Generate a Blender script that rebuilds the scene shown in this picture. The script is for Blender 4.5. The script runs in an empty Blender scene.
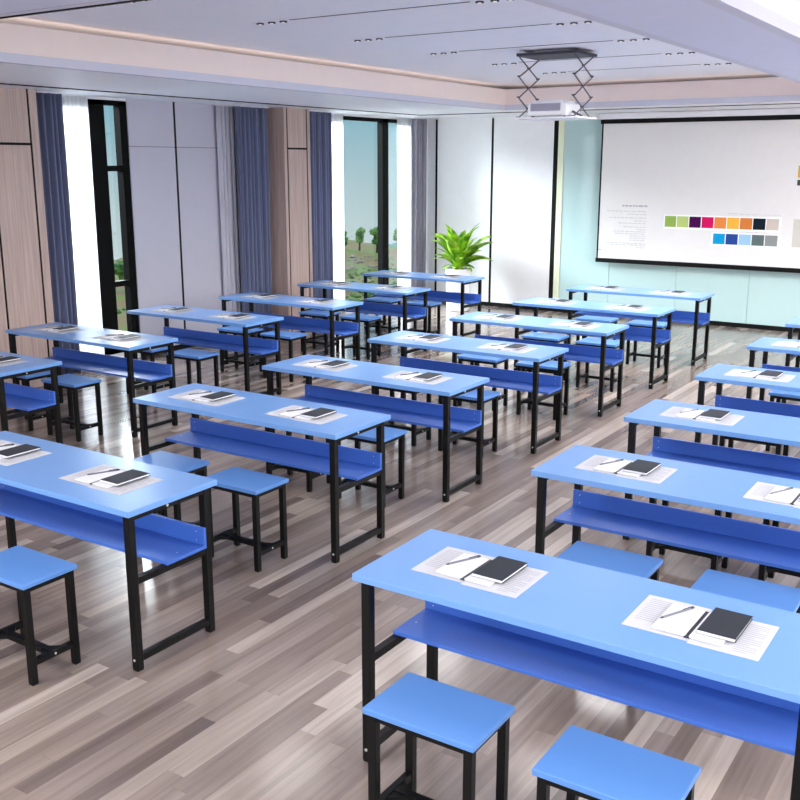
import bpy, bmesh, math, random
from mathutils import Vector, Matrix
random.seed(7)
S = bpy.context.scene
C = S.collection

# ------------------------------------------------------------------ camera
cam = bpy.data.cameras.new('camera'); cam.lens = 44.638; cam.sensor_width = 36
cam.clip_end = 2000
co = bpy.data.objects.new('camera', cam); C.objects.link(co)
co.location = (4.6666, -2.6577, 2.1642)
co.rotation_euler = (math.pi/2 - 0.233287, 0, 0.580882)
S.camera = co

# ------------------------------------------------------------------ world
W = bpy.data.worlds.new('world'); S.world = W; W.use_nodes = True
wn, wl = W.node_tree.nodes, W.node_tree.links
bg = wn['Background']
tc = wn.new('ShaderNodeTexCoord'); sp = wn.new('ShaderNodeSeparateXYZ')
wl.new(tc.outputs['Generated'], sp.inputs[0])
mr = wn.new('ShaderNodeMapRange'); mr.inputs[1].default_value = -.10; mr.inputs[2].default_value = .40
wl.new(sp.outputs[2], mr.inputs[0])
rp = wn.new('ShaderNodeValToRGB'); wl.new(mr.outputs[0], rp.inputs[0])
e = rp.color_ramp.elements
e[0].position = 0; e[0].color = (.56, .62, .62, 1)
e[1].position = .30; e[1].color = (.23, .41, .49, 1)
n_ = e.new(.14); n_.color = (.42, .52, .55, 1)
n_ = e.new(1.0); n_.color = (.75, .9, 1.15, 1)
wl.new(rp.outputs[0], bg.inputs[0]); bg.inputs[1].default_value = .66

# ------------------------------------------------------------------ lights
def area(name, loc, tgt, sx, sy, power, col=(1, 1, 1)):
    l = bpy.data.lights.new(name, 'AREA'); l.shape = 'RECTANGLE'; l.size = sx; l.size_y = sy
    l.energy = power; l.color = col
    o = bpy.data.objects.new(name, l); C.objects.link(o); o.location = loc
    d = Vector(tgt) - Vector(loc); o.rotation_euler = d.to_track_quat('-Z', 'Y').to_euler()
    return o
# daylight outside the left windows; right and rear area lights are added fill
area('daylight_left', (-12, 7.6, 6.1), (-3.0, 7.6, .9), 12, 3.4, 6000, (.95, .97, 1))
area('fill_right', (10.4, 4, 3.4), (0, 4, 1.2), 14, 3.0, 1000, (.97, .98, 1))
area('fill_rear', (2.2, -7.6, 3.4), (2.2, 5, 1.4), 11, 3.0, 500, (1, .98, .97))
# added fill lamps, unseen, under the right hand and rear raised ceiling
for lx, ly, pw in ((6.2, 2.2, 60), (6.2, 5.2, 110), (5.9, 8.2, 190), (4.5, -2.4, 60), (0.2, -2.4, 60)):
    area('ceiling_fill_lamp', (lx, ly, 3.12), (lx, ly, 0), 2.2, 1.1, pw, (1, .99, .98))

S.view_settings.view_transform = 'Standard'
S.view_settings.look = 'None'
S.view_settings.gamma = 1
S.view_settings.use_curve_mapping = False
S.view_settings.exposure = 0.88

# ------------------------------------------------------------------ materials
def s2l(c): return tuple(((x/255)/12.92 if x/255 <= .04045 else ((x/255+.055)/1.055)**2.4) for x in c) + (1,)
def mat(name, rgb, rough=.5, spec=.5, metal=0, coat=0, noise=0, nscale=8, emis=None, estr=0, bump=0):
    m = bpy.data.materials.new(name); m.use_nodes = True
    nt = m.node_tree; b = nt.nodes['Principled BSDF']
    col = s2l(rgb)
    b.inputs['Base Color'].default_value = col
    b.inputs['Roughness'].default_value = rough
    b.inputs['Specular IOR Level'].default_value = spec
    b.inputs['Metallic'].default_value = metal
    b.inputs['Coat Weight'].default_value = coat
    if emis:
        b.inputs['Emission Color'].default_value = s2l(emis); b.inputs['Emission Strength'].default_value = estr
    g = nt.nodes.new('ShaderNodeNewGeometry'); n = nt.nodes.new('ShaderNodeTexNoise')
    n.inputs['Scale'].default_value = nscale; n.inputs['Detail'].default_value = 4
    nt.links.new(g.outputs['Position'], n.inputs['Vector'])
    k = noise if noise else .03
    hs = nt.nodes.new('ShaderNodeMapRange')
    hs.inputs[3].default_value = 1-k; hs.inputs[4].default_value = 1+k
    nt.links.new(n.outputs[0], hs.inputs[0])
    mx = nt.nodes.new('ShaderNodeVectorMath'); mx.operation = 'SCALE'
    mx.inputs[0].default_value = col[:3]
    nt.links.new(hs.outputs[0], mx.inputs['Scale']); nt.links.new(mx.outputs[0], b.inputs['Base Color'])
    if bump:
        bp = nt.nodes.new('ShaderNodeBump'); bp.inputs['Strength'].default_value = bump
        nt.links.new(n.outputs[0], bp.inputs['Height']); nt.links.new(bp.outputs[0], b.inputs['Normal'])
    return m

M = {}
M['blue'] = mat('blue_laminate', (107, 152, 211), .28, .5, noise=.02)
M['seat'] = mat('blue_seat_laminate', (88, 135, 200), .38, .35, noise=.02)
M['shelf'] = mat('shaded_shelf_laminate', (62, 104, 192), .4, .4, noise=.02)  # deeper than the tabletop: occlusion under the desk is put into the blue
M['black'] = mat('black_steel', (5, 5, 6), .45, .22)
M['seam'] = mat('black_seam', (6, 6, 7), .6, .2)
M['bolt'] = mat('bolt_steel', (225, 225, 225), .3, .5, .6)
M['paper'] = mat('printed_paper', (198, 198, 204), .7, .2)
M['ink'] = mat('print_ink', (150, 150, 160), .8, .1)
M['page'] = mat('notebook_page', (222, 222, 228), .6, .2)
M['cover'] = mat('charcoal_cover', (38, 43, 51), .55, .25)
M['cover2'] = mat('dark_spine', (35, 38, 46), .4)
M['pen'] = mat('pen_metal', (120, 122, 130), .3, .5, .7)
M['pen_dark'] = mat('pen_dark', (45, 45, 52), .4)
M['ceil'] = mat('lavender_white_ceiling_paint', (243, 244, 252), .7, .2)
M['soffit'] = mat('soffit_paint', (244, 246, 252), .6, .3)
M['beam'] = mat('beam_shaded_paint', (214, 216, 234), .7, .2)  # darker than the soffit: the beam's weaker light is put into its colour
M['beige'] = mat('beige_cove_tint', (242, 226, 219), .7, .2)  # even warm beige on the upper cove boards
M['fgrey'] = mat('grey_fascia_shade', (206, 206, 220), .7, .2)  # shadow band low on the fascia, put into the colour
M['wpanel'] = mat('white_gloss_panel', (248, 248, 250), .12, .5)
M['gpanel'] = mat('grey_lacquer_panel', (190, 188, 202), .3, .4)
M['aqua'] = mat('aqua_back_painted_glass', (184, 212, 211), .06, .6, noise=.05, nscale=1.2)
M['glassedge'] = mat('pale_green_glass_edge', (232, 238, 208), .3)
M['fgrey2'] = mat('panel_joint_grey', (120, 118, 130), .6)
M['joint'] = mat('glass_joint', (120, 150, 152), .5)
M['frame'] = mat('window_frame_black', (8, 8, 8), .7, .1)
M['white'] = mat('white_paint', (238, 238, 242), .5)
M['curtain'] = mat('slate_blue_curtain', (118, 124, 152), .9, .1, noise=.06, nscale=30)
M['curtain_g'] = mat('warm_grey_curtain', (152, 150, 164), .9, .1, noise=.06, nscale=30)
M['scr'] = mat('projection_fabric', (232, 231, 230), .9, .05)
M['scrwhite'] = mat('screen_margin', (250, 250, 250), .9, .05)
M['dgrey'] = mat('dark_grey_metal', (66, 66, 78), .6, .3)
M['steel'] = mat('scissor_steel', (92, 86, 96), .5, .3)
M['vent'] = mat('vent_grey', (168, 168, 186), .6)
M['soil'] = mat('potting_soil', (58, 50, 46), .95, .1, noise=.4, nscale=60)
M['pot'] = mat('white_ceramic_pot', (244, 244, 246), .2, .5)
M['groove'] = mat('ceiling_groove', (92, 92, 104), .7)
M['lampglow'] = mat('spot_lamp_glow', (255, 255, 255), .5, emis=(255, 252, 246), estr=.6)
M['warmled'] = mat('warm_cove_led', (255, 230, 200), .5, emis=(255, 228, 208), estr=1.0)
M['bark'] = mat('tree_bark', (80, 66, 52), .9, .1, noise=.3, nscale=6)
M['pagecloth'] = mat('blue_grey_blind', (200, 200, 210), .8)

def nodes_of(m): return m.node_tree.nodes, m.node_tree.links
# wood veneer with vertical grain
def wood(name, a, b_):
    m = bpy.data.materials.new(name); m.use_nodes = True; n, l = nodes_of(m); b = n['Principled BSDF']
    g = n.new('ShaderNodeNewGeometry'); mp = n.new('ShaderNodeMapping'); mp.inputs['Scale'].default_value = (38, 38, 1.3)
    t = n.new('ShaderNodeTexNoise'); t.inputs['Scale'].default_value = 1; t.inputs['Detail'].default_value = 6; t.inputs['Roughness'].default_value = .6
    l.new(g.outputs['Position'], mp.inputs[0]); l.new(mp.outputs[0], t.inputs['Vector'])
    r = n.new('ShaderNodeValToRGB'); r.color_ramp.elements[0].position = .3; r.color_ramp.elements[1].position = .7
    r.color_ramp.elements[0].color = s2l(a); r.color_ramp.elements[1].color = s2l(b_)
    l.new(t.outputs[0], r.inputs[0]); l.new(r.outputs[0], b.inputs['Base Color'])
    b.inputs['Roughness'].default_value = .45; b.inputs['Specular IOR Level'].default_value = .3
    return m
M['wood'] = wood('pinkish_wood_veneer', (172, 149, 142), (200, 178, 168))

# laminate floor : narrow strips running along Y, random lengths and tones
def floor_mat():
    m = bpy.data.materials.new('greige_strip_laminate'); m.use_nodes = True; n, l = nodes_of(m); b = n['Principled BSDF']
    g = n.new('ShaderNodeNewGeometry'); s = n.new('ShaderNodeSeparateXYZ'); l.new(g.outputs['Position'], s.inputs[0])
    def mth(op, a, b2=None, c=None):
        q = n.new('ShaderNodeMath'); q.operation = op
        for i, v in enumerate((a, b2, c)):
            if v is None: continue
            if isinstance(v, (int, float)): q.inputs[i].default_value = v
            else: l.new(v, q.inputs[i])
        return q.outputs[0]
    sx = mth('DIVIDE', s.outputs[0], .078); ix = mth('FLOOR', sx)
    w1 = n.new('ShaderNodeTexWhiteNoise'); w1.noise_dimensions = '1D'; l.new(ix, w1.inputs['W'])
    sy = mth('ADD', mth('DIVIDE', s.outputs[1], 1.0), mth('MULTIPLY', w1.outputs[0], 7.3)); iy = mth('FLOOR', sy)
    cb = n.new('ShaderNodeCombineXYZ'); l.new(ix, cb.inputs[0]); l.new(iy, cb.inputs[1])
    w2 = n.new('ShaderNodeTexWhiteNoise'); w2.noise_dimensions = '2D'; l.new(cb.outputs[0], w2.inputs['Vector'])
    r = n.new('ShaderNodeValToRGB'); l.new(w2.outputs[0], r.inputs[0])
    cr = r.color_ramp; cr.elements[0].position = 0; cr.elements[0].color = s2l((106, 93, 88))
    cr.elements[1].position = 1; cr.elements[1].color = s2l((178, 165, 156))
    for p, c in ((.12, (120, 106, 99)), (.4, (132, 118, 111)), (.75, (142, 128, 120)), (.9, (152, 139, 130))):
        q = cr.elements.new(p); q.color = s2l(c)
    mp = n.new('ShaderNodeMapping'); mp.inputs['Scale'].default_value = (30, 1.5, 1)
    l.new(g.outputs['Position'], mp.inputs[0])
    off = n.new('ShaderNodeVectorMath'); off.operation = 'ADD'; l.new(mp.outputs[0], off.inputs[0])
    sc = n.new('ShaderNodeVectorMath'); sc.operation = 'SCALE'; sc.inputs['Scale'].default_value = 40
    l.new(w2.outputs['Color'], sc.inputs[0]); l.new(sc.outputs[0], off.inputs[1])
    t = n.new('ShaderNodeTexNoise'); t.inputs['Scale'].default_value = 1; t.inputs['Detail'].default_value = 5; t.inputs['Distortion'].default_value = .6
    l.new(off.outputs[0], t.inputs['Vector'])
    gr = n.new('ShaderNodeMapRange'); gr.inputs[1].default_value = .25; gr.inputs[2].default_value = .75
    gr.inputs[3].default_value = .76; gr.inputs[4].default_value = 1.2; l.new(t.outputs[0], gr.inputs[0])
    # seams
    fx = mth('FRACT', sx); fy = mth('FRACT', sy)
    ex = mth('LESS_THAN', fx, .022); ey = mth('LESS_THAN', fy, .003)
    sm = mth('MAXIMUM', ex, ey); dk = mth('SUBTRACT', 1, mth('MULTIPLY', sm, .16))
    f = mth('MULTIPLY', gr.outputs[0], dk)
    v = n.new('ShaderNodeVectorMath'); v.operation = 'SCALE'; l.new(r.outputs[0], v.inputs[0]); l.new(f, v.inputs['Scale'])
    l.new(v.outputs[0], b.inputs['Base Color'])
    b.inputs['Roughness'].default_value = .17; b.inputs['Specular IOR Level'].default_value = .6
    return m
M['floor'] = floor_mat()

def cloth_trans(name, rgb, tr, alpha=1.0):
    m = bpy.data.materials.new(name); m.use_nodes = True; n, l = nodes_of(m); b = n['Principled BSDF']; out = n['Material Output']
    g = n.new('ShaderNodeNewGeometry'); t = n.new('ShaderNodeTexNoise'); t.inputs['Scale'].default_value = 60
    l.new(g.outputs['Position'], t.inputs['Vector'])
    d = n.new('ShaderNodeBsdfDiffuse'); d.inputs[0].default_value = s2l(rgb)
    q = n.new('ShaderNodeBsdfTranslucent'); q.inputs[0].default_value = s2l(rgb)
    mx = n.new('ShaderNodeMixShader'); mx.inputs[0].default_value = tr
    l.new(d.outputs[0], mx.inputs[1]); l.new(q.outputs[0], mx.inputs[2]); l.new(mx.outputs[0], out.inputs[0])
    n.remove(b)
    return m
M['sheer'] = cloth_trans('white_sheer_voile', (250, 250, 252), .6)
M['sheer_g'] = cloth_trans('grey_white_sheer', (214, 212, 224), .3)

def glass_mat():
    m = bpy.data.materials.new('window_glass'); m.use_nodes = True; n, l = nodes_of(m); out = n['Material Output']; n.remove(n['Principled BSDF'])
    t = n.new('ShaderNodeBsdfTransparent'); t.inputs[0].default_value = (.93, .97, .97, 1)
    gl = n.new('ShaderNodeBsdfGlossy'); gl.inputs['Roughness'].default_value = .02
    mx = n.new('ShaderNodeMixShader'); mx.inputs[0].default_value = .03; l.new(t.outputs[0], mx.inputs[1]); l.new(gl.outputs[0], mx.inputs[2])
    l.new(mx.outputs[0], out.inputs[0]); return m
M['glass'] = glass_mat()

def leaf_mat(name, a, b_, sc=8, trans=.25):
    m = bpy.data.materials.new(name); m.use_nodes = True; n, l = nodes_of(m); b = n['Principled BSDF']
    g = n.new('ShaderNodeNewGeometry'); t = n.new('ShaderNodeTexNoise'); t.inputs['Scale'].default_value = sc; t.inputs['Detail'].default_value = 5
    l.new(g.outputs['Position'], t.inputs['Vector'])
    r = n.new('ShaderNodeValToRGB'); r.color_ramp.elements[0].position = .36; r.color_ramp.elements[1].position = .64
    r.color_ramp.elements[0].color = s2l(a); r.color_ramp.elements[1].color = s2l(b_)
    l.new(t.outputs[0], r.inputs[0]); l.new(r.outputs[0], b.inputs['Base Color'])
    b.inputs['Roughness'].default_value = .5; b.inputs['Specular IOR Level'].default_value = .3
    return m
M['leaf'] = leaf_mat('lime_green_leaf', (70, 126, 16), (160, 200, 52), 9)
M['crown'] = leaf_mat('olive_green_foliage', (60, 104, 48), (140, 180, 90), 1.6)
M['bush'] = leaf_mat('dark_green_foliage', (44, 86, 30), (116, 160, 56), 1.6)
M['field'] = leaf_mat('scrubby_field', (168, 126, 76), (122, 156, 50), .3)
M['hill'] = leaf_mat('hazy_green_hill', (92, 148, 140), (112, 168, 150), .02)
M['rock'] = mat('pale_field_rock', (176, 160, 146), .9, .1, noise=.3, nscale=2)

# ------------------------------------------------------------------ helpers
class MB:
    def __init__(s): s.bm = bmesh.new(); s.mi = 0
    def box(s, x0, x1, y0, y1, z0, z1, bev=0, mi=None):
        mi = s.mi if mi is None else mi
        b = bmesh.new() if bev else s.bm
        v = [b.verts.new((x, y, z)) for z in (z0, z1) for y in (y0, y1) for x in (x0, x1)]
        fs = [b.faces.new([v[i] for i in q]) for q in ((0, 2, 3, 1), (4, 5, 7, 6), (0, 1, 5, 4), (2, 6, 7, 3), (0, 4, 6, 2), (1, 3, 7, 5))]
        for f in fs: f.material_index = mi
        if bev:
            bmesh.ops.bevel(b, geom=b.edges[:], offset=bev, segments=2, profile=.5, affect='EDGES')
            for f in b.faces: f.material_index = mi
            me = bpy.data.meshes.new('tmp'); b.to_mesh(me); b.free(); s.bm.from_mesh(me); bpy.data.meshes.remove(me)
        return s
    def quad(s, pts, mi=0):
        f = s.bm.faces.new([s.bm.verts.new(p) for p in pts]); f.material_index = mi; return s
    def bar(s, a, b, w, h=None):
        a, b = Vector(a), Vector(b); h = h or w
        d = (b-a); L = d.length; q = d.to_track_quat('Z', 'Y').to_matrix().to_4x4()
        mtx = Matrix.Translation((a+b)/2) @ q @ Matrix.Diagonal((w, h, L, 1))
        r = bmesh.ops.create_cube(s.bm, size=1, matrix=mtx); return s
    def cyl(s, a, b, r0, r1=None, seg=12, cap=True):
        a, b = Vector(a), Vector(b); r1 = r0 if r1 is None else r1
        d = (b-a); q = d.to_track_quat('Z', 'Y').to_matrix().to_4x4()
        bmesh.ops.create_cone(s.bm, cap_ends=cap, segments=seg, radius1=r0, radius2=r1, depth=d.length, matrix=Matrix.Translation((a+b)/2) @ q); return s
    def lathe(s, prof, cx, cy, seg=32):
        rings = []
        for r, z in prof:
            rings.append([s.bm.verts.new((cx+r*math.cos(2*math.pi*i/seg), cy+r*math.sin(2*math.pi*i/seg), z)) for i in range(seg)])
        for a, b in zip(rings, rings[1:]):
            for i in range(seg):
                j = (i+1) % seg; s.bm.faces.new((a[i], a[j], b[j], b[i]))
        return s
    def build(s, name, mats, parent=None, smooth=False, loc=None):
        bmesh.ops.recalc_face_normals(s.bm, faces=s.bm.faces[:])
        me = bpy.data.meshes.new(name); s.bm.to_mesh(me); s.bm.free()
        for m in (mats if isinstance(mats, (list, tuple)) else [mats]): me.materials.append(m)
        if smooth:
            for p in me.polygons: p.use_smooth = True
        o = bpy.data.objects.new(name, me); C.objects.link(o)
        if parent: o.parent = parent
        if loc: o.location = loc
        return o
def B(*a, **k): return MB().box(*a, **k)
def tag(o, label=None, cat=None, group=None, kind=None):
    if label: o['label'] = label
    if cat: o['category'] = cat
    if group: o['group'] = group
    if kind: o['kind'] = kind
    return o
def empty(name, loc=(0, 0, 0), rz=0):
    o = bpy.data.objects.new(name, None); C.objects.link(o); o.location = loc; o.rotation_euler = (0, 0, rz); o.empty_display_size = .1
    return o
def copy_tree(o, parent=None):
    c = o.copy(); C.objects.link(c)
    if parent: c.parent = parent
    for ch in list(o.children): copy_tree(ch, c)
    return c
def struct(o, label=None, cat=None):
    o['kind'] = 'structure'
    if label: o['label'] = label
    if cat: o['category'] = cat
    return o

# ------------------------------------------------------------------ room shell
XL, XP, YF, ZS, ZC = -4.0, -3.66, 11.1, 2.86, 3.18
XR, YB = 8.4, -5.4
struct(B(XL-.25, XR+.2, YB-.2, YF+.2, -.12, 0).build('floor', M['floor']), 'greige strip laminate floor with a glossy finish', 'floor')
struct(B(XL-.25, XR+.2, YB-.2, YF+.2, ZC, ZC+.12).build('ceiling', M['ceil']), 'raised lavender white ceiling inside the dropped border', 'ceiling')

# left wall: solid with two window openings (window_1 and window_2)
w = MB(); TH = .2
W1 = (4.0, 5.10); W2 = (8.15, 10.95); SILL = .1; HEAD = 2.83
w.box(XL-TH, XL, YB, W1[0], 0, ZC)
w.box(XL-TH, XL, W1[1], W2[0], 0, ZC)
w.box(XL-TH, XL, W2[1], YF+.1, 0, ZC)
for a, b in (W1, W2):
    w.box(XL-TH, XL, a, b, 0, SILL); w.box(XL-TH, XL, a, b, HEAD, ZC)
wl_ = struct(w.build('wall_left', M['white']), 'left wall with tall windows, panels and curtains', 'wall')

# grey lacquer panels standing against the recess wall
p = MB()
p.box(XL, XL+.012, 5.11, 5.795, 0.06, 2.352); p.box(XL, XL+.012, 5.11, 5.795, 2.36, ZS)
p.box(XL, XL+.012, 5.815, 7.36, 0.06, 2.352); p.box(XL, XL+.012, 5.815, 7.36, 2.36, ZS)
struct(p.build('grey_wall_panel', M['gpanel'], wl_), None)
struct(B(XL, XL+.006, 5.11, 7.36, 2.34, 2.37).build('panel_joint', M['fgrey2'], wl_))
struct(MB().box(XL, XL+.014, 5.79, 5.82, 0, ZS).build('panel_seam', M['seam'], wl_))
struct(B(XL, XL+.015, 5.1, 7.36, 0, .06).build('baseboard_left', M['seam'], wl_))

# wood clad piers
def pier(y0, y1, seams, hz, num):
    r = struct(B(XL, XP-.006, y0, y1, 0, ZS).build('wall_pier_'+num, M['seam']), 'wood clad pier of the left wall', 'wall')
    ys = [y0]+sorted(seams)+[y1]; q = MB(); g = .012
    for i, (a, b) in enumerate(zip(ys, ys[1:])):
        a2 = a + (g if i else 0); b2 = b - (g if i < len(ys)-2 else 0)
        wide = (b2-a2) > .2
        if wide and hz:
            q.box(XP-.006, XP, a2, b2, 0, hz-g); q.box(XP-.006, XP, a2, b2, hz+g, ZS)
        else: q.box(XP-.006, XP, a2, b2, 0, ZS)
    # side returns
    q.box(XL, XP, y1, y1+.006, 0, ZS); q.box(XL, XP, y0-.006, y0, 0, ZS)
    struct(q.build('wood_cladding', M['wood'], r)); return r
pier(YB, 3.69, [3.60, 3.17, 2.74, 2.31, 1.5, .7], 2.352, 'left')
pier(7.366, 7.88, [7.425, 7.82], 2.36, 'middle')

# windows: frames and panes
def window(num, y0, y1, stiles, bars, label):
    f = MB(); x0, x1 = XL-.085, XL+.01
    for a, b in stiles: f.box(x0, x1, a, b, SILL, HEAD)
    f.box(x0, x1, y0, y1, SILL, SILL+.05); f.box(x0, x1, y0, y1, HEAD-.05, HEAD)
    for z0, z1, a, b in bars: f.box(x0+.02, x1-.005, a, b, z0, z1)
    fr = struct(f.build('window_'+num, M['frame']), label, 'window')
    struct(B(XL-.075, XL-.07, y0, y1, SILL, HEAD).build('window_pane', M['glass'], fr))
    return fr
window('1', W1[0], W1[1], [(4.0, 4.05), (4.58, 4.79), (5.0, 5.10)], [(2.09, 2.15, 4.79, 5.0), (.84, .90, 4.79, 5.0)],
       'black framed window between the white sheer and the grey panels')
window('2', W2[0], W2[1], [(8.15, 8.2), (10.05, 10.21), (10.9, 10.95)], [], 'wide black framed window at the far end of the left wall')

# front wall
fw = struct(B(XL-.2, XR, YF, YF+.2, 0, ZC).build('wall_front', M['white']), 'front wall of white panels and pale aqua glass', 'wall')
q = MB()
q.box(-3.645, -2.69, YF-.02, YF, .06, ZS); q.box(-2.655, -1.66, YF-.02, YF, .06, ZS)
struct(q.build('white_wall_panel', M['wpanel'], fw))
q = MB(); q.box(-3.68, -3.645, YF-.024, YF, 0, ZS-.02); q.box(-2.69, -2.655, YF-.024, YF, 0, ZS-.02); q.box(-1.66, -1.59, YF-.03, YF, .0, 2.78)
struct(q.build('panel_seam', M['seam'], fw))
struct(B(-1.59, -1.50, YF-.03, YF, .06, 2.78).build('glass_edge_strip', M['glassedge'], fw))
q = MB(); xs = [-1.50, -.725, .27, 1.265, 2.26, 3.255, 4.25, 5.245, 6.24, 7.235, XR]
for a, b in zip(xs, xs[1:]): q.box(a+.003, b-.003, YF-.02, YF, .06, 2.78)
struct(q.build('aqua_glass_panel', M['aqua'], fw))
struct(B(-1.5, XR, YF-.006, YF-.001, .06, 2.78).build('glass_joint', M['joint'], fw))
struct(B(-1.66, XR, YF-.05, YF, 2.78, ZS).build('white_wall_band', M['white'], fw))
struct(B(-3.7, XR, YF-.035, YF-.0, 0, .06).build('baseboard_front', M['seam']), 'black skirting along the front wall', 'skirting')

# right and rear walls (behind and beside the viewpoint) with openings added for fill
def hole_wall(name, horizontal, fix, a, b, holes, lab):
    m = MB()
    def bx(u0, u1, z0, z1):
        if horizontal: m.box(u0, u1, fix-.2, fix, z0, z1)
        else: m.box(fix, fix+.2, u0, u1, z0, z1)
    cur = a
    for h0, h1 in holes:
        bx(cur, h0, 0, ZC); bx(h0, h1, 0, .7); bx(h0, h1, 2.75, ZC); cur = h1
    bx(cur, b, 0, ZC)
    return struct(m.build(name, M['white']), lab, 'wall')
hole_wall('wall_right', False, XR, YB, YF+.1, [(-4.5, -1.0), (0, 3.5), (4.5, 7.2)], 'white right wall with added openings')
hole_wall('wall_rear', True, YB, XL-.2, XR+.2, [(-3, .5), (1.2, 4.2), (5, 7.8)], 'white rear wall with added openings')

# dropped border, beams and coves
sf = MB()
sf.box(XL, -3.315, YB, YF, ZS, ZS+.09); sf.box(-3.285, -1.72, YB, 9.985, ZS, ZS+.09)
struct(sf.build('trim_1', M['soffit']), 'dropped white ceiling border along the window wall', 'soffit')
struct(B(-3.32, -3.28, YB, 10.02, ZS-.008, ZS+.05).build('trim_2', M['seam']), 'thin black shadow gap along the left ceiling border', 'shadow gap')
ff = MB(); ff.box(-1.72, XR, 9.57, 9.985, ZS, ZS+.09); ff.box(-3.285, XR, 10.015, YF, ZS, ZS+.09)
struct(ff.build('trim_3', M['soffit']), 'dropped white ceiling border along the screen wall', 'soffit')
struct(B(-3.28, XR, 9.98, 10.02, ZS-.008, ZS+.05).build('trim_4', M['seam']), 'thin black shadow gap along the front ceiling border', 'shadow gap')
struct(B(2.66, 3.23, .57, 9.57, ZS, ZS+.09).build('trim_5', M['beam']), 'wide ceiling beam running towards the screen wall', 'beam')
nb = MB(); nb.box(-1.72, XR, -.35, .49, ZS, ZS+.09)
struct(nb.build('trim_6', M['beam']), 'ceiling beam crossing the room near the viewpoint', 'beam')
struct(B(-1.65, 2.6, .555, .575, ZS-.005, ZS+.02).build('trim_7', M['seam']), 'black edge line of the near ceiling beam', 'edge trim')

def fascia(num, pts, inward):
    """pts: rectangle (x0,x1,y0,y1) of the tray opening; fascia boards stand on its edge"""
    x0, x1, y0, y1 = pts
    g = MB(); t = .07
    def ring(mi, za, zb, off):
        g.box(x0-t, x0-off, y0-t, y1+t, za, zb, mi=mi); g.box(x1+off, x1+t, y0-t, y1+t, za, zb, mi=mi)
        g.box(x0-off, x1+off, y0-t, y0-off, za, zb, mi=mi); g.box(x0-off, x1+off, y1+off, y1+t, za, zb, mi=mi)
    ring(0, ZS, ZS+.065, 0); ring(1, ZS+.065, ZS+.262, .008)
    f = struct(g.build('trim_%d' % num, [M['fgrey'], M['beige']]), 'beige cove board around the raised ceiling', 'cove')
    g = MB(); a = .10
    g.box(x0-t-.03, x0-t, y0, y1, ZS+.20, ZS+.262); g.box(x1+t, x1+t+.03, y0, y1, ZS+.20, ZS+.262)
    g.box(x0, x1, y0-t-.03, y0-t, ZS+.2, ZS+.262); g.box(x0, x1, y1+t, y1+t+.03, ZS+.2, ZS+.262)
    s_ = g.build('cove_light_strip', M['warmled'], f)
    return f
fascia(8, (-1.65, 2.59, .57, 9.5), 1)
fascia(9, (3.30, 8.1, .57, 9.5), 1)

# ceiling grooves with groups of spot lamps
gx0, gx1 = -.62, 1.78
proto = None
for i, y in enumerate((2.02, 3.26, 4.49, 5.71, 6.93, 8.15)):
    r = empty('linear_ceiling_light', (0, y, ZC))
    MB().box(-.5, 1.66, -.008, .008, -.003, .004).build('groove', M['groove'], r)
    for gx in (-.34, 1.50):
        MB().box(gx-.17, gx+.17, -.03, .03, -.005, .004).build('lamp_housing', M['ceil'], r)
        for k in range(3):
            o = MB().cyl((gx-.11+k*.11, 0, -.014), (gx-.11+k*.11, 0, -.002), .028, seg=16).build('lamp_ring', M['dgrey'], r)
            MB().cyl((gx-.11+k*.11, 0, -.017), (gx-.11+k*.11, 0, -.013), .012, seg=16).build('spot_lamp', M['lampglow'], o)
        l = bpy.data.lights.new('spot_lamp_light', 'SPOT'); l.energy = 34 if y < 5 else 125; l.shadow_soft_size = .3; l.spot_size = 2.6; l.spot_blend = 1; l.color = (1, .985, .97)
        lo = bpy.data.objects.new('spot_lamp_light', l); C.objects.link(lo); lo.location = (gx, y, ZC-.03)
    od = ['nearest', 'second nearest', 'third nearest', 'third farthest', 'second farthest', 'farthest'][i]
    tag(r, 'thin ceiling groove light with spot clusters, %s of the six' % od, 'ceiling light', 'groove lights in the raised ceiling')

# ------------------------------------------------------------------ curtains
def curtain(name, y0, y1, m, pitch, amp, label, group, x=-3.82, z0=.02, z1=2.845):
    n = max(12, int((y1-y0)/pitch*14)); b = bmesh.new(); rows = 8
    grid = []
    ph = random.random()*6
    for r in range(rows+1):
        t = r/rows; z = z1+(z0-z1)*t; row = []
        for i in range(n+1):
            u = i/n; y = y0+(y1-y0)*u
            a = 2*math.pi*(y-y0)/pitch + ph + .8*math.sin(1.1*(y-y0)/pitch+ph)
            dx = amp*(math.sin(a+.5*math.sin(a))+.3*math.sin(.43*a+ph))*(1-.12*t)
            row.append(b.verts.new((x+dx, y+.012*math.sin(3*t+u*9)*t, z)))
        grid.append(row)
    for r in range(rows):
        for i in range(n): b.faces.new((grid[r][i], grid[r][i+1], grid[r+1][i+1], grid[r+1][i]))
    mb = MB(); mb.bm.free(); mb.bm = b
    root = empty(name, (0, 0, 0))
    o = mb.build('curtain_cloth', m, root, smooth=True)
    so = o.modifiers.new('thick', 'SOLIDIFY'); so.thickness = .004
    h = MB().box(x-.02, x+.02, y0, y1, z1-.0, z1+.013).build('curtain_rail', M['white'], root)
    tag(root, label, 'curtain', group); return root
curtain('curtain', 3.82, 4.12, M['curtain'], .068, .042, 'slate blue curtain next to the leftmost wood cladding', 'drapes and sheers on the left wall')
curtain('sheer_curtain', 4.08, 4.54, M['sheer'], .055, .010, 'bright white sheer between slate curtain and narrow black framed window', 'drapes and sheers on the left wall', x=-3.945)
curtain('sheer_curtain', 6.45, 6.9, M['sheer_g'], .08, .012, 'pale grey sheer in front of the grey lacquer panels', 'drapes and sheers on the left wall', x=-3.945)
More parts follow.
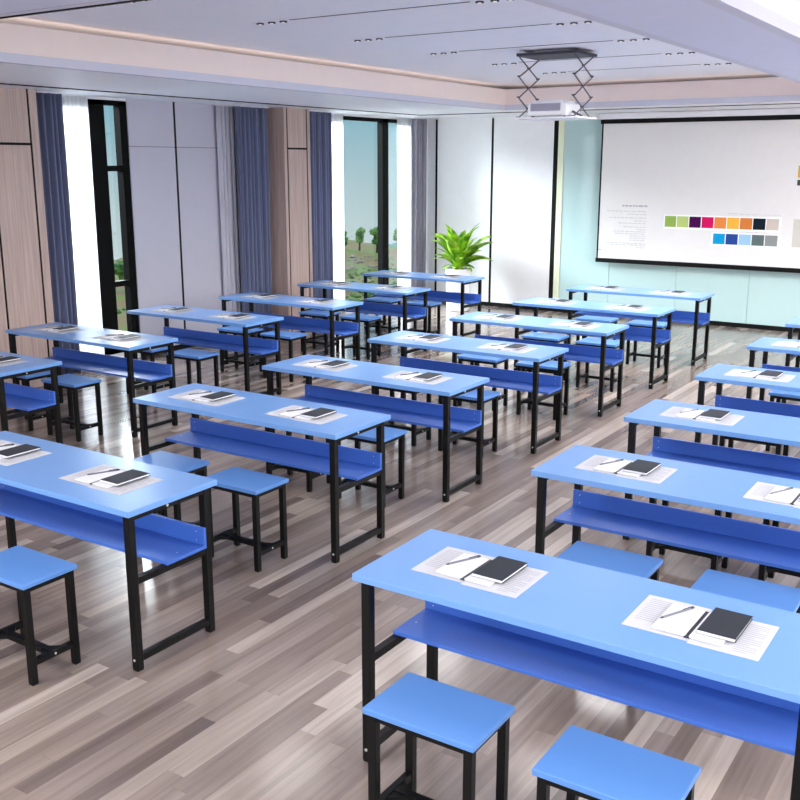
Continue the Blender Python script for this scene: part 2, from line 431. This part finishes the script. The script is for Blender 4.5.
curtain('curtain', 6.64, 7.24, M['curtain'], .068, .042, 'slate blue curtain beside the narrow wood clad pier, on its grey panel side', 'drapes and sheers on the left wall')
curtain('curtain', 7.98, 8.51, M['curtain'], .068, .042, 'slate blue curtain just beyond the narrow wood clad pier', 'drapes and sheers on the left wall')
curtain('sheer_curtain', 8.45, 8.99, M['sheer'], .055, .010, 'bright white sheer on the pier side of the wide window', 'drapes and sheers on the left wall', x=-3.945)
curtain('sheer_curtain', 10.37, 10.95, M['sheer'], .055, .010, 'bright white sheer on the corner side of the wide window', 'drapes and sheers on the left wall', x=-3.945)
curtain('curtain', 10.62, 11.05, M['curtain_g'], .08, .042, 'warm grey curtain in the corner by the white panels', 'drapes and sheers on the left wall')

# ------------------------------------------------------------------ projection screen
r = empty('projection_screen', (0, 10.98, 0))
SX0, SX1 = -.885, 3.15
B(SX0-.03, SX1+.05, -.05, .06, 2.775, 2.855, bev=.012).build('housing', M['white'], r)
B(SX0-.02, SX1+.02, -.012, .012, 2.715, 2.775).build('top_bar', M['seam'], r)
B(SX0-.01, SX1+.01, -.012, .012, .79, .85).build('bottom_bar', M['seam'], r)
q = MB(); q.box(SX0, SX0+.022, -.004, .004, .85, 2.715); q.box(SX1-.022, SX1, -.004, .004, .85, 2.715)
q.build('black_border', M['seam'], r)
fab = B(SX0+.022, SX1-.022, -.002, .002, .85, 2.715).build('screen_fabric', M['scr'], r)
cols = [(150, 180, 88), (186, 206, 124), (74, 16, 80), (216, 28, 98), (234, 142, 76), (246, 186, 70), (214, 128, 62), (24, 36, 46), (204, 194, 184),
        (22, 156, 212), (44, 74, 148), (160, 202, 230), (94, 110, 110), (142, 146, 146), (206, 204, 196), (228, 176, 70), (80, 82, 84)]
cm = [mat('swatch_%d' % i, c, .9, .05, noise=.05, nscale=60) for i, c in enumerate(cols)]
def rect(m, x0, x1, z0, z1, mi=0, y=-.0045): m.quad([(x0, y, z0), (x1, y, z0), (x1, y, z1), (x0, y, z1)], mi)
px = .1697
sw = [(.095+i*px, .095+i*px+.158, 1.325, 1.472, i) for i in range(9)]
sw += [(.095+(4+i)*px-.002, .095+(4+i)*px+.156, 1.118, 1.258, 9+i) for i in range(5)]
sw += [(1.79, 2.5, 1.12, 1.475, 14), (1.79, 2.2, 2.0, 2.15, 15), (1.79, 2.2, 1.9, 1.97, 16)]
for a_, b_, c_, d_, mi_ in sw:
    q = MB(); rect(q, a_, b_, c_, d_); q.build('colour_swatch', cm[mi_], fab)
q = MB()
rect(q, .08, 1.64, 1.30, 1.49); rect(q, .75, 1.65, 1.10, 1.27)
for v_ in q.bm.verts: v_.co.y = -.0035
q.build('swatch_margin', M['scrwhite'], fab)
q = MB(); ink = mat('slide_grey_text', (205, 205, 207), .9, .05); ink2 = mat('slide_heading_text', (182, 182, 186), .9, .05)
random.seed(3)
def words(z, h, x0, x1, mi, wmin=.02, wmax=.07):
    x = x0
    while x < x1-.01:
        w_ = min(random.uniform(wmin, wmax), x1-x); rect(q, x, x+w_, z, z+h*random.uniform(.75, 1), mi); x += w_+.012
words(1.585, .026, -.53, -.165, 1)
for k, (z, a) in enumerate(((1.515, -.75), (1.475, -.45), (1.425, -.72), (1.385, -.35), (1.35, -.58), (1.30, -.50), (1.265, -.3), (1.235, -.65), (1.205, -.62), (1.175, -.4), (1.145, -.4), (1.115, -.4), (1.07, -.75), (1.045, -.68), (1.015, -.3))):
    words(z, .013, a, -.17, 0)
words(1.52, .012, .95, 1.08, 0); words(1.515, .008, 1.1, 1.62, 0); words(1.285, .007, 1.2, 1.35, 0)
rect(q, SX0+.022, SX0+.07, .965, .98, 1)
q.build('slide_text', [ink, ink2], fab)
tag(r, 'wide pale grey projection screen showing rows of colour swatches', 'screen')

# ------------------------------------------------------------------ projector on its scissor lift
r = empty('projector_lift', (.59, 6.19, ZC))
B(-.30, .30, -.23, .23, -.05, -.025).build('ceiling_plate', M['dgrey'], r)
B(-.18, .18, -.12, .12, -.025, .0).build('mounting_block', M['ceil'], r)
B(-.32, .32, -.23, .23, -.605, -.592).build('carrier_plate', M['white'], r)
zz = [-.05, -.225, -.41, -.592]
for x in (-.28, .27):
    s = MB()
    for k in range(3):
        y0, y1 = -.2, .2
        s.bar((x-.006, y0, zz[k]), (x-.006, y1, zz[k+1]), .007, .010)
        s.bar((x+.006, y1, zz[k]), (x+.006, y0, zz[k+1]), .007, .010)
    a = s.build('scissor_arm', M['steel'], r)
    pv = MB()
    for k in range(3):
        zc = (zz[k]+zz[k+1])/2; pv.cyl((x-.02, 0, zc), (x+.014, 0, zc), .006, seg=10)
        for yy in (-.2, .2): pv.cyl((x-.02, yy, zz[k+1]+.003), (x+.014, yy, zz[k+1]+.003), .006, seg=10)
    pv.build('pivot_pin', M['dgrey'], a)
tag(r, 'dark scissor lift hanging from the ceiling above the desks', 'projector lift')
r = empty('projector', (.59, 6.19, ZC-.5915))
B(-.21, .19, -.16, .16, .012, .125, bev=.02).build('housing', M['white'], r)
B(-.17, .14, -.15, .14, .12, .15, bev=.012).build('top_cover', M['white'], r)
q = MB()
for k in range(7): q.box(-.17, .12, -.165, -.158, .062+k*.008, .066+k*.008)
q.box(-.175, .125, -.1615, -.159, .055, .12)
q.build('vent_grille', M['vent'], r)
MB().cyl((.13, .15, .07), (.13, .19, .07), .045, seg=24).build('lens', M['dgrey'], r)
q = MB()
for a in (-.17, .15):
    for b in (-.12, .12): q.cyl((a, b, 0), (a, b, .014), .014)
q.build('rubber_foot', M['dgrey'], r)
q = MB(); q.cyl((.2, -.05, .05), (.27, -.08, .02), .01); q.cyl((.19, .0, .05), (.25, .05, .01), .008); q.build('cable_plug', M['dgrey'], r)
tag(r, 'white projector sitting on the carrier of the scissor lift', 'projector')

# ------------------------------------------------------------------ desks
def make_desk():
    L, D, H = 1.56, .527, .75
    r = empty('school_desk')
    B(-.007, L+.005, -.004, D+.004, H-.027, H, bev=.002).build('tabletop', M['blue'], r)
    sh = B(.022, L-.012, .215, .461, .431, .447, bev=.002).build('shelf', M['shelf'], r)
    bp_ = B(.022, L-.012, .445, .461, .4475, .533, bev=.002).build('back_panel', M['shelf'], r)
    t = .036
    for x in (.018, L-.018-t):
        for y in (.015, D-.028-t):
            lg = B(x, x+t, y, y+t, .006, H-.027, bev=.003).build('leg', M['black'], r)
            B(x+.002, x+t-.002, y+.002, y+t-.002, 0, .008).build('foot_cap', M['seam'], lg)
        y0, y1 = .015+t, D-.028-t
        B(x+.003, x+t-.003, y0, y1, H-.056, H-.0272).build('top_rail', M['black'], r)
        B(x+.003, x+t-.003, y0, y1, .400, .430).build('shelf_rail', M['black'], r)
        B(x+.003, x+t-.003, y0, y1, .040, .070).build('bottom_rail', M['black'], r)
        MB().cyl((x+t/2, .0145, .052), (x+t/2, .0115, .052), .006, seg=10).build('bolt', M['bolt'], r)
        xo = x-.0 if x < .5 else x+t
        sg = -1 if x < .5 else 1
        MB().cyl((x+t/2+sg*(t/2-.003), .24, H-.044), (x+t/2+sg*(t/2), .24, H-.044), .006, seg=10).build('bolt', M['bolt'], r)
    for x in (.06, L-.06):
        q = MB()
        for z in (.468, .51): q.cyl((x, .4440, z), (x, .4455, z), .0025, seg=8)
        q.cyl((x, .32, .4465), (x, .32, .4480), .003, seg=8)
        q.build('shelf_screw', M['bolt'], r)
    return r

def make_stool():
    L, D, H = .408, .277, .469
    r = empty('stool')
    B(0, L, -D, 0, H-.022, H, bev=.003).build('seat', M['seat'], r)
    t = .03; i = .012
    for x in (i, L-i-t):
        for y in (-D+i, -i-t):
            lg = B(x, x+t, y, y+t, .004, H-.022, bev=.002).build('leg', M['black'], r)
            B(x+.002, x+t-.002, y+.002, y+t-.002, 0, .006).build('foot_cap', M['seam'], lg)
        B(x+.003, x+t-.003, -D+i+t, -i-t, .085, .113).build('side_rail', M['black'], r)
        B(x+.003, x+t-.003, -D+i+t, -i-t, H-.046, H-.022).build('seat_rail', M['black'], r)
        sg = -1 if x < .1 else 1
        MB().cyl((x+t/2+sg*.011, -D/2, .10), (x+t/2+sg*.0145, -D/2, .10), .005, seg=10).build('bolt', M['bolt'], r)
    for y in (-D+i, -i-t): B(i+t, L-i-t, y+.003, y+t-.003, H-.046, H-.022).build('seat_rail', M['black'], r)
    q = MB(); q.box(i+t-.003, L-i-t+.003, -D/2-.016, -D/2+.016, .086, .112)
    for sx_, xa in ((1, i+t-.003), (-1, L-i-t+.003)):
        pts = [(xa, -D/2-.055, .09), (xa+sx_*.055, -D/2-.016, .09), (xa+sx_*.055, -D/2+.016, .09), (xa, -D/2+.055, .09)]
        v0 = [q.bm.verts.new(p_) for p_ in pts]; v1 = [q.bm.verts.new((p_[0], p_[1], .108)) for p_ in pts]
        q.bm.faces.new(v0); q.bm.faces.new(v1)
        for k in range(4): q.bm.faces.new((v0[k], v0[(k+1) % 4], v1[(k+1) % 4], v1[k]))
    q.build('cross_stretcher', M['black'], r)
    return r

def lines(q, x0, x1, y0, y1, n, z, rows):
    for k in range(n):
        y = y1-(y1-y0)*(k+.5)/n
        e_ = x1 if rows[k % len(rows)] else x0+(x1-x0)*.6
        q.quad([(x0, y-.0013, z), (e_, y-.0013, z), (e_, y+.0013, z), (x0, y+.0013, z)], 0)
def make_sheet_l():
    r = MB().box(0, .21, 0, .262, 0, .0012).build('printed_sheet', M['paper'])
    q = MB(); lines(q, .018, .15, .06, .24, 12, .0016, [1, 1, 0, 1]); q.build('printed_text', M['ink'], r); return r
def make_sheet_r():
    r = MB().box(0, .212, 0, .262, 0, .0012).build('printed_sheet', M['paper'])
    q = MB(); lines(q, .125, .195, .02, .24, 16, .0016, [1, 1, 1, 0]); q.build('printed_text', M['ink'], r); return r
def make_open_nb():
    # soft open notebook: dark cover below, two page blocks and a dark gutter
    r = empty('open_notebook')
    MB().box(0, .22, 0, .215, 0, .002).build('page_block', M['page'], r) if False else None
    B(.0, .108, .004, .206, .0005, .006, bev=.001).build('page_block', M['page'], r)
    B(.120, .222, .004, .206, .0005, .006, bev=.001).build('page_block', M['page'], r)
    B(.106, .122, .0, .21, .0, .0045).build('spine', M['cover2'], r)
    return r
def make_book():
    r = empty('closed_notebook')
    B(0, .118, 0, .19, 0, .002).build('back_cover', M['cover'], r)
    B(.001, .115, -.003, .187, .002, .0095).build('page_block', M['page'], r)
    B(0, .118, 0, .19, .0095, .0115, bev=.0005).build('front_cover', M['cover'], r)
    return r
def make_pen():
    r = MB().cyl((0, 0, 0), (0, .125, 0), .0035, seg=10).build('pen', M['pen'])
    MB().cyl((0, -.012, 0), (0, 0, 0), .001, .0035, seg=10).build('tip', M['pen_dark'], r)
    q = MB().cyl((0, .125, 0), (0, .14, 0), .0036, seg=10); q.box(-.001, .001, .09, .135, .0035, .0055); q.build('clip', M['pen_dark'], r)
    return r

desk0, stool0 = make_desk(), make_stool()
sl0, sr0, nb0, bk0, pen0 = make_sheet_l(), make_sheet_r(), make_open_nb(), make_book(), make_pen()
used = {}
def inst(proto, loc, rz=0):
    if proto.name not in used: used[proto.name] = 1; o = proto
    else: o = copy_tree(proto)
    o.location = loc; o.rotation_euler = (0, 0, rz); return o
ordn = ['nearest', 'second nearest', 'third nearest', 'fourth nearest', 'fifth nearest', 'sixth nearest', 'farthest']
MIDC = [(0, 0), (-.005, 1.448), (-.013, 2.668), (-.023, 4.003), (-.038, 5.371), (-.040, 6.683), (-.053, 8.084)]
RIGC = [(2.727, 0), (2.719, 1.458), (2.714, 2.677), (2.709, 4.022), (2.701, 5.395), (2.697, 6.752)]
LEFC = [(-2.931, 1.455), (-2.946, 2.643), (-2.963, 4.033), (-2.947, 5.321), (-2.975, 6.727), (-3.016, 8.121)]
off_st = {('r', 3, 1), ('r', 4, 1), ('l', 0, 0), ('l', 0, 1), ('r', 5, 0), ('r', 5, 1)}
off_pa = {('r', 2, 1), ('r', 3, 1), ('r', 4, 1), ('l', 0, 0), ('r', 5, 0), ('r', 5, 1)}
random.seed(11)
for key, colname, lst in (('m', 'middle column', MIDC), ('r', 'right column', RIGC), ('l', 'window column', LEFC)):
    for i, (x, y) in enumerate(lst):
        o_ = ordn[i] if i < len(lst)-1 else 'farthest'
        where = '%s desk of the %s' % (o_, colname)
        d = inst(desk0, (x, y, 0))
        tag(d, 'blue topped double school desk, %s in the %s' % (o_, colname), 'desk', 'double school desks in three columns')
        for s_, dx in ((0, .264), (1, .864)):
            side = 'left' if s_ == 0 else 'right'
            if (key, i, s_) not in off_st:
                st = inst(stool0, (x+dx, y-.050, 0))
                tag(st, 'blue stool, %s seat at the %s' % (side, where), 'stool', 'blue stools at the desks')
            if (key, i, s_) not in off_pa:
                bx, by, z = x+.15+s_*.79, y+.135, .7502
                a = inst(sl0, (bx, by+.004, z)); tag(a, 'left printed sheet in the %s set on the %s' % (side, where), 'paper', 'printed sheets on the desks')
                a = inst(sr0, (bx+.212, by-.008, z)); tag(a, 'right printed sheet in the %s set on the %s' % (side, where), 'paper', 'printed sheets on the desks')
                a = inst(nb0, (bx+.088, by+.022, z+.0018), math.radians(-1)); tag(a, 'open white notebook in the %s set on the %s' % (side, where), 'notebook', 'open notebooks on the desks')
                a = inst(bk0, (bx+.222, by+.060, z+.0083), math.radians(-1)); tag(a, 'closed charcoal notebook, %s set on the %s' % (side, where), 'notebook', 'closed charcoal notebooks')
                a = inst(pen0, (bx+.100, by+.100, z+.0118), math.radians(-26)); tag(a, 'slim pen in the %s set on the %s' % (side, where), 'pen', 'pens on the open notebooks')

# ------------------------------------------------------------------ potted plant
PX, PY = -2.86, 10.42
r = empty('potted_plant', (PX, PY, 0))
MB().lathe([(0, .0), (.165, 0), (.175, .01), (.19, .60), (.192, .635), (.178, .635), (.175, .60), (0, .595)], 0, 0, 40).build('pot', M['pot'], r, smooth=False)
sb = MB().lathe([(0, .612), (.10, .625), (.174, .612)], 0, 0, 24).build('soil', M['soil'], r)
def leaf(az, L, lean, w, base, roll=0):
    b = bmesh.new(); n = 9; prev = None
    d = Vector((math.cos(az), math.sin(az), 0)); sd = Vector((-math.sin(az), math.cos(az), 0))
    pos = Vector(base); ang = lean; ds = L/n
    rows = []
    for k in range(n+1):
        t = k/n
        if t < .28: hw = .010
        else:
            u = (t-.28)/.72; hw = w*(math.sin(math.pi*min(1, u**.75*.98+.02)))**.8+.001
        up = Vector((0, 0, 1))*math.cos(ang) + d*math.sin(ang)
        nrm = (d*math.cos(ang) - Vector((0, 0, 1))*math.sin(ang))
        s2 = sd*math.cos(roll)+nrm*math.sin(roll)
        fold = nrm*(-.25*hw)
        rows.append([b.verts.new(pos - s2*hw + fold), b.verts.new(pos - s2*hw*.5+fold*.4), b.verts.new(pos), b.verts.new(pos + s2*hw*.5+fold*.4), b.verts.new(pos + s2*hw + fold)])
        pos = pos + up*ds; ang += (1.15+lean*.5)/n*(.35+t)
    for a, c in zip(rows, rows[1:]):
        for j in range(4): b.faces.new((a[j], a[j+1], c[j+1], c[j]))
    m = MB(); m.bm.free(); m.bm = b
    o = m.build('leaf', M['leaf'], r, smooth=True)
    s = o.modifiers.new('t', 'SOLIDIFY'); s.thickness = .003
    return o
random.seed(5)
for k in range(3):
    leaf(k*2.1+.6, .80, .10+.08*k, .05, (0, 0, .61), .2)
for k in range(15):
    leaf(k*2.4+random.uniform(-.3, .3), random.uniform(.66, .80), random.uniform(.12, .5), random.uniform(.07, .095), (random.uniform(-.04, .04), random.uniform(-.04, .04), .61), random.uniform(-.4, .4))
for k in range(16):
    leaf(k*2.4+1.1, random.uniform(.42, .58), random.uniform(.45, .9), random.uniform(.05, .07), (random.uniform(-.06, .06), random.uniform(-.06, .06), .61), random.uniform(-.4, .4))
for k in range(10):
    leaf(k*.63, random.uniform(.26, .36), random.uniform(.75, 1.15), random.uniform(.03, .045), (random.uniform(-.07, .07), random.uniform(-.07, .07), .61), random.uniform(-.4, .4))
tag(r, 'lime green leafy plant in a white pot before the white panels', 'plant')

# ------------------------------------------------------------------ outdoors
GZ = -6.5
g = MB(); nx, ny = 60, 60
# field plateau: edge runs beyond the trees
vs = {}
for i in range(nx+1):
    for j in range(ny+1):
        x = -8-58*i/nx; y = 22+66*j/ny
        vs[i, j] = g.bm.verts.new((x, y, GZ+.35*math.sin(x*.31+y*.17)+.2*math.sin(y*.53-x*.2)+random.uniform(-.12, .12)))
for i in range(nx):
    for j in range(ny): g.bm.faces.new((vs[i, j], vs[i+1, j], vs[i+1, j+1], vs[i, j+1]))
struct(g.build('ground', M['field'], smooth=True), 'scrubby green and brown field outside the windows', 'field')
g = MB(); n = 40
pts = []
for i in range(n+1):
    for j in range(13):
        u = i/n; v_ = j/12
        x = -330+200*u; y = 130+200*u+60*(v_-.5)
        h = math.sin(math.pi*v_)*(8+6*math.sin(u*7+1)+3*math.sin(u*19))*1.0
        pts.append(g.bm.verts.new((x-20*(v_-.5), y, -36+max(0, h)*1.2)))
for i in range(n):
    for j in range(12):
        a = i*13+j; g.bm.faces.new((pts[a], pts[a+13], pts[a+14], pts[a+1]))
hill = struct(g.build('hill', M['hill'], smooth=True), 'hazy green hill far outside the narrow window', 'hill')

def blob(m, c, rad, seed, sub=3):
    rnd = random.Random(seed); b = bmesh.new(); bmesh.ops.create_icosphere(b, subdivisions=sub, radius=1)
    ph = [rnd.uniform(0, 6) for _ in range(6)]
    for v in b.verts:
        d = v.co.normalized()
        k = 1+.16*math.sin(5*d.x+ph[0])*math.sin(4*d.y+ph[1])+.12*math.sin(9*d.z+ph[2]+4*d.x)+.1*math.sin(13*d.y+ph[3])*math.sin(12*d.x+ph[4])+rnd.uniform(-.09, .09)
        v.co = Vector(c)+Vector((d.x*rad[0], d.y*rad[1], d.z*rad[2]))*k
    me = bpy.data.meshes.new('t'); b.to_mesh(me); b.free(); m.bm.from_mesh(me); bpy.data.meshes.remove(me)
def tree(name, x, y, h, wd, m, label, seed, group):
    r = empty(name, (x, y, GZ-.1))
    rnd = random.Random(seed)
    MB().cyl((0, 0, 0), (.05, 0, h*.5), h*.045, h*.025, seg=8).build('trunk', M['bark'], r)
    q = MB()
    for k in range(9):
        a = rnd.uniform(0, 6.3); rr = rnd.uniform(0, wd*.34)
        z = h*rnd.uniform(.42, .84); s = wd*rnd.uniform(.2, .34)
        blob(q, (rr*math.cos(a), rr*math.sin(a), z), (s, s, s*.8), seed*50+k)
    q.build('crown', m, r); tag(r, label, 'tree', group)
tg = 'trees at the edge of the field'
for k, (x, y, h, wd, m, lab) in enumerate([
    (-55.7, 78.8, 2.4, 1.3, 'crown', 'small dark tree beside the left sheer in the wide window'),
    (-53.95, 79.2, 2.8, 1.3, 'crown', 'round green tree left of centre in the wide window pane'),
    (-52.85, 80.7, 2.8, 1.2, 'crown', 'green tree just left of the wide window mullion'),
    (-51.3, 82.3, 2.8, 1.4, 'crown', 'green tree just right of the wide window mullion'),
    (-51.8, 47.6, 2.0, 2.6, 'bush', 'dark green bush seen through the narrow black framed window'),
    (-55.6, 45.0, 1.7, 2.2, 'bush', 'lower dark bush at the left of the narrow window pane'),
    ]):
    tree('tree' if m == 'crown' else 'bush', x, y, h, wd, M[m], lab, k+3, tg)
random.seed(21)
rk = MB()
for k in range(160):
    t = random.random(); s = random.uniform(.06, .26)
    x = -44-9*random.random(); y = random.uniform(60, 76)
    blob(rk, (x, y, GZ+.1), (s, s*1.3, s*.6), k, 1)
tag(rk.build('field_rocks', M['rock']), 'pale rocks scattered over the scrubby field outside', 'rocks', kind='stuff')
sc = MB()
for k in range(900):
    s = random.uniform(.06, .24)
    x = -28-15.4*random.random(); y = random.uniform(34, 76)
    blob(sc, (x, y, GZ+.05), (s*1.3, s*1.3, s*.6), k+900, 1)
tag(sc.build('low_scrub', M['bush']), 'low green scrub scattered over the field outside', 'scrub', kind='stuff')
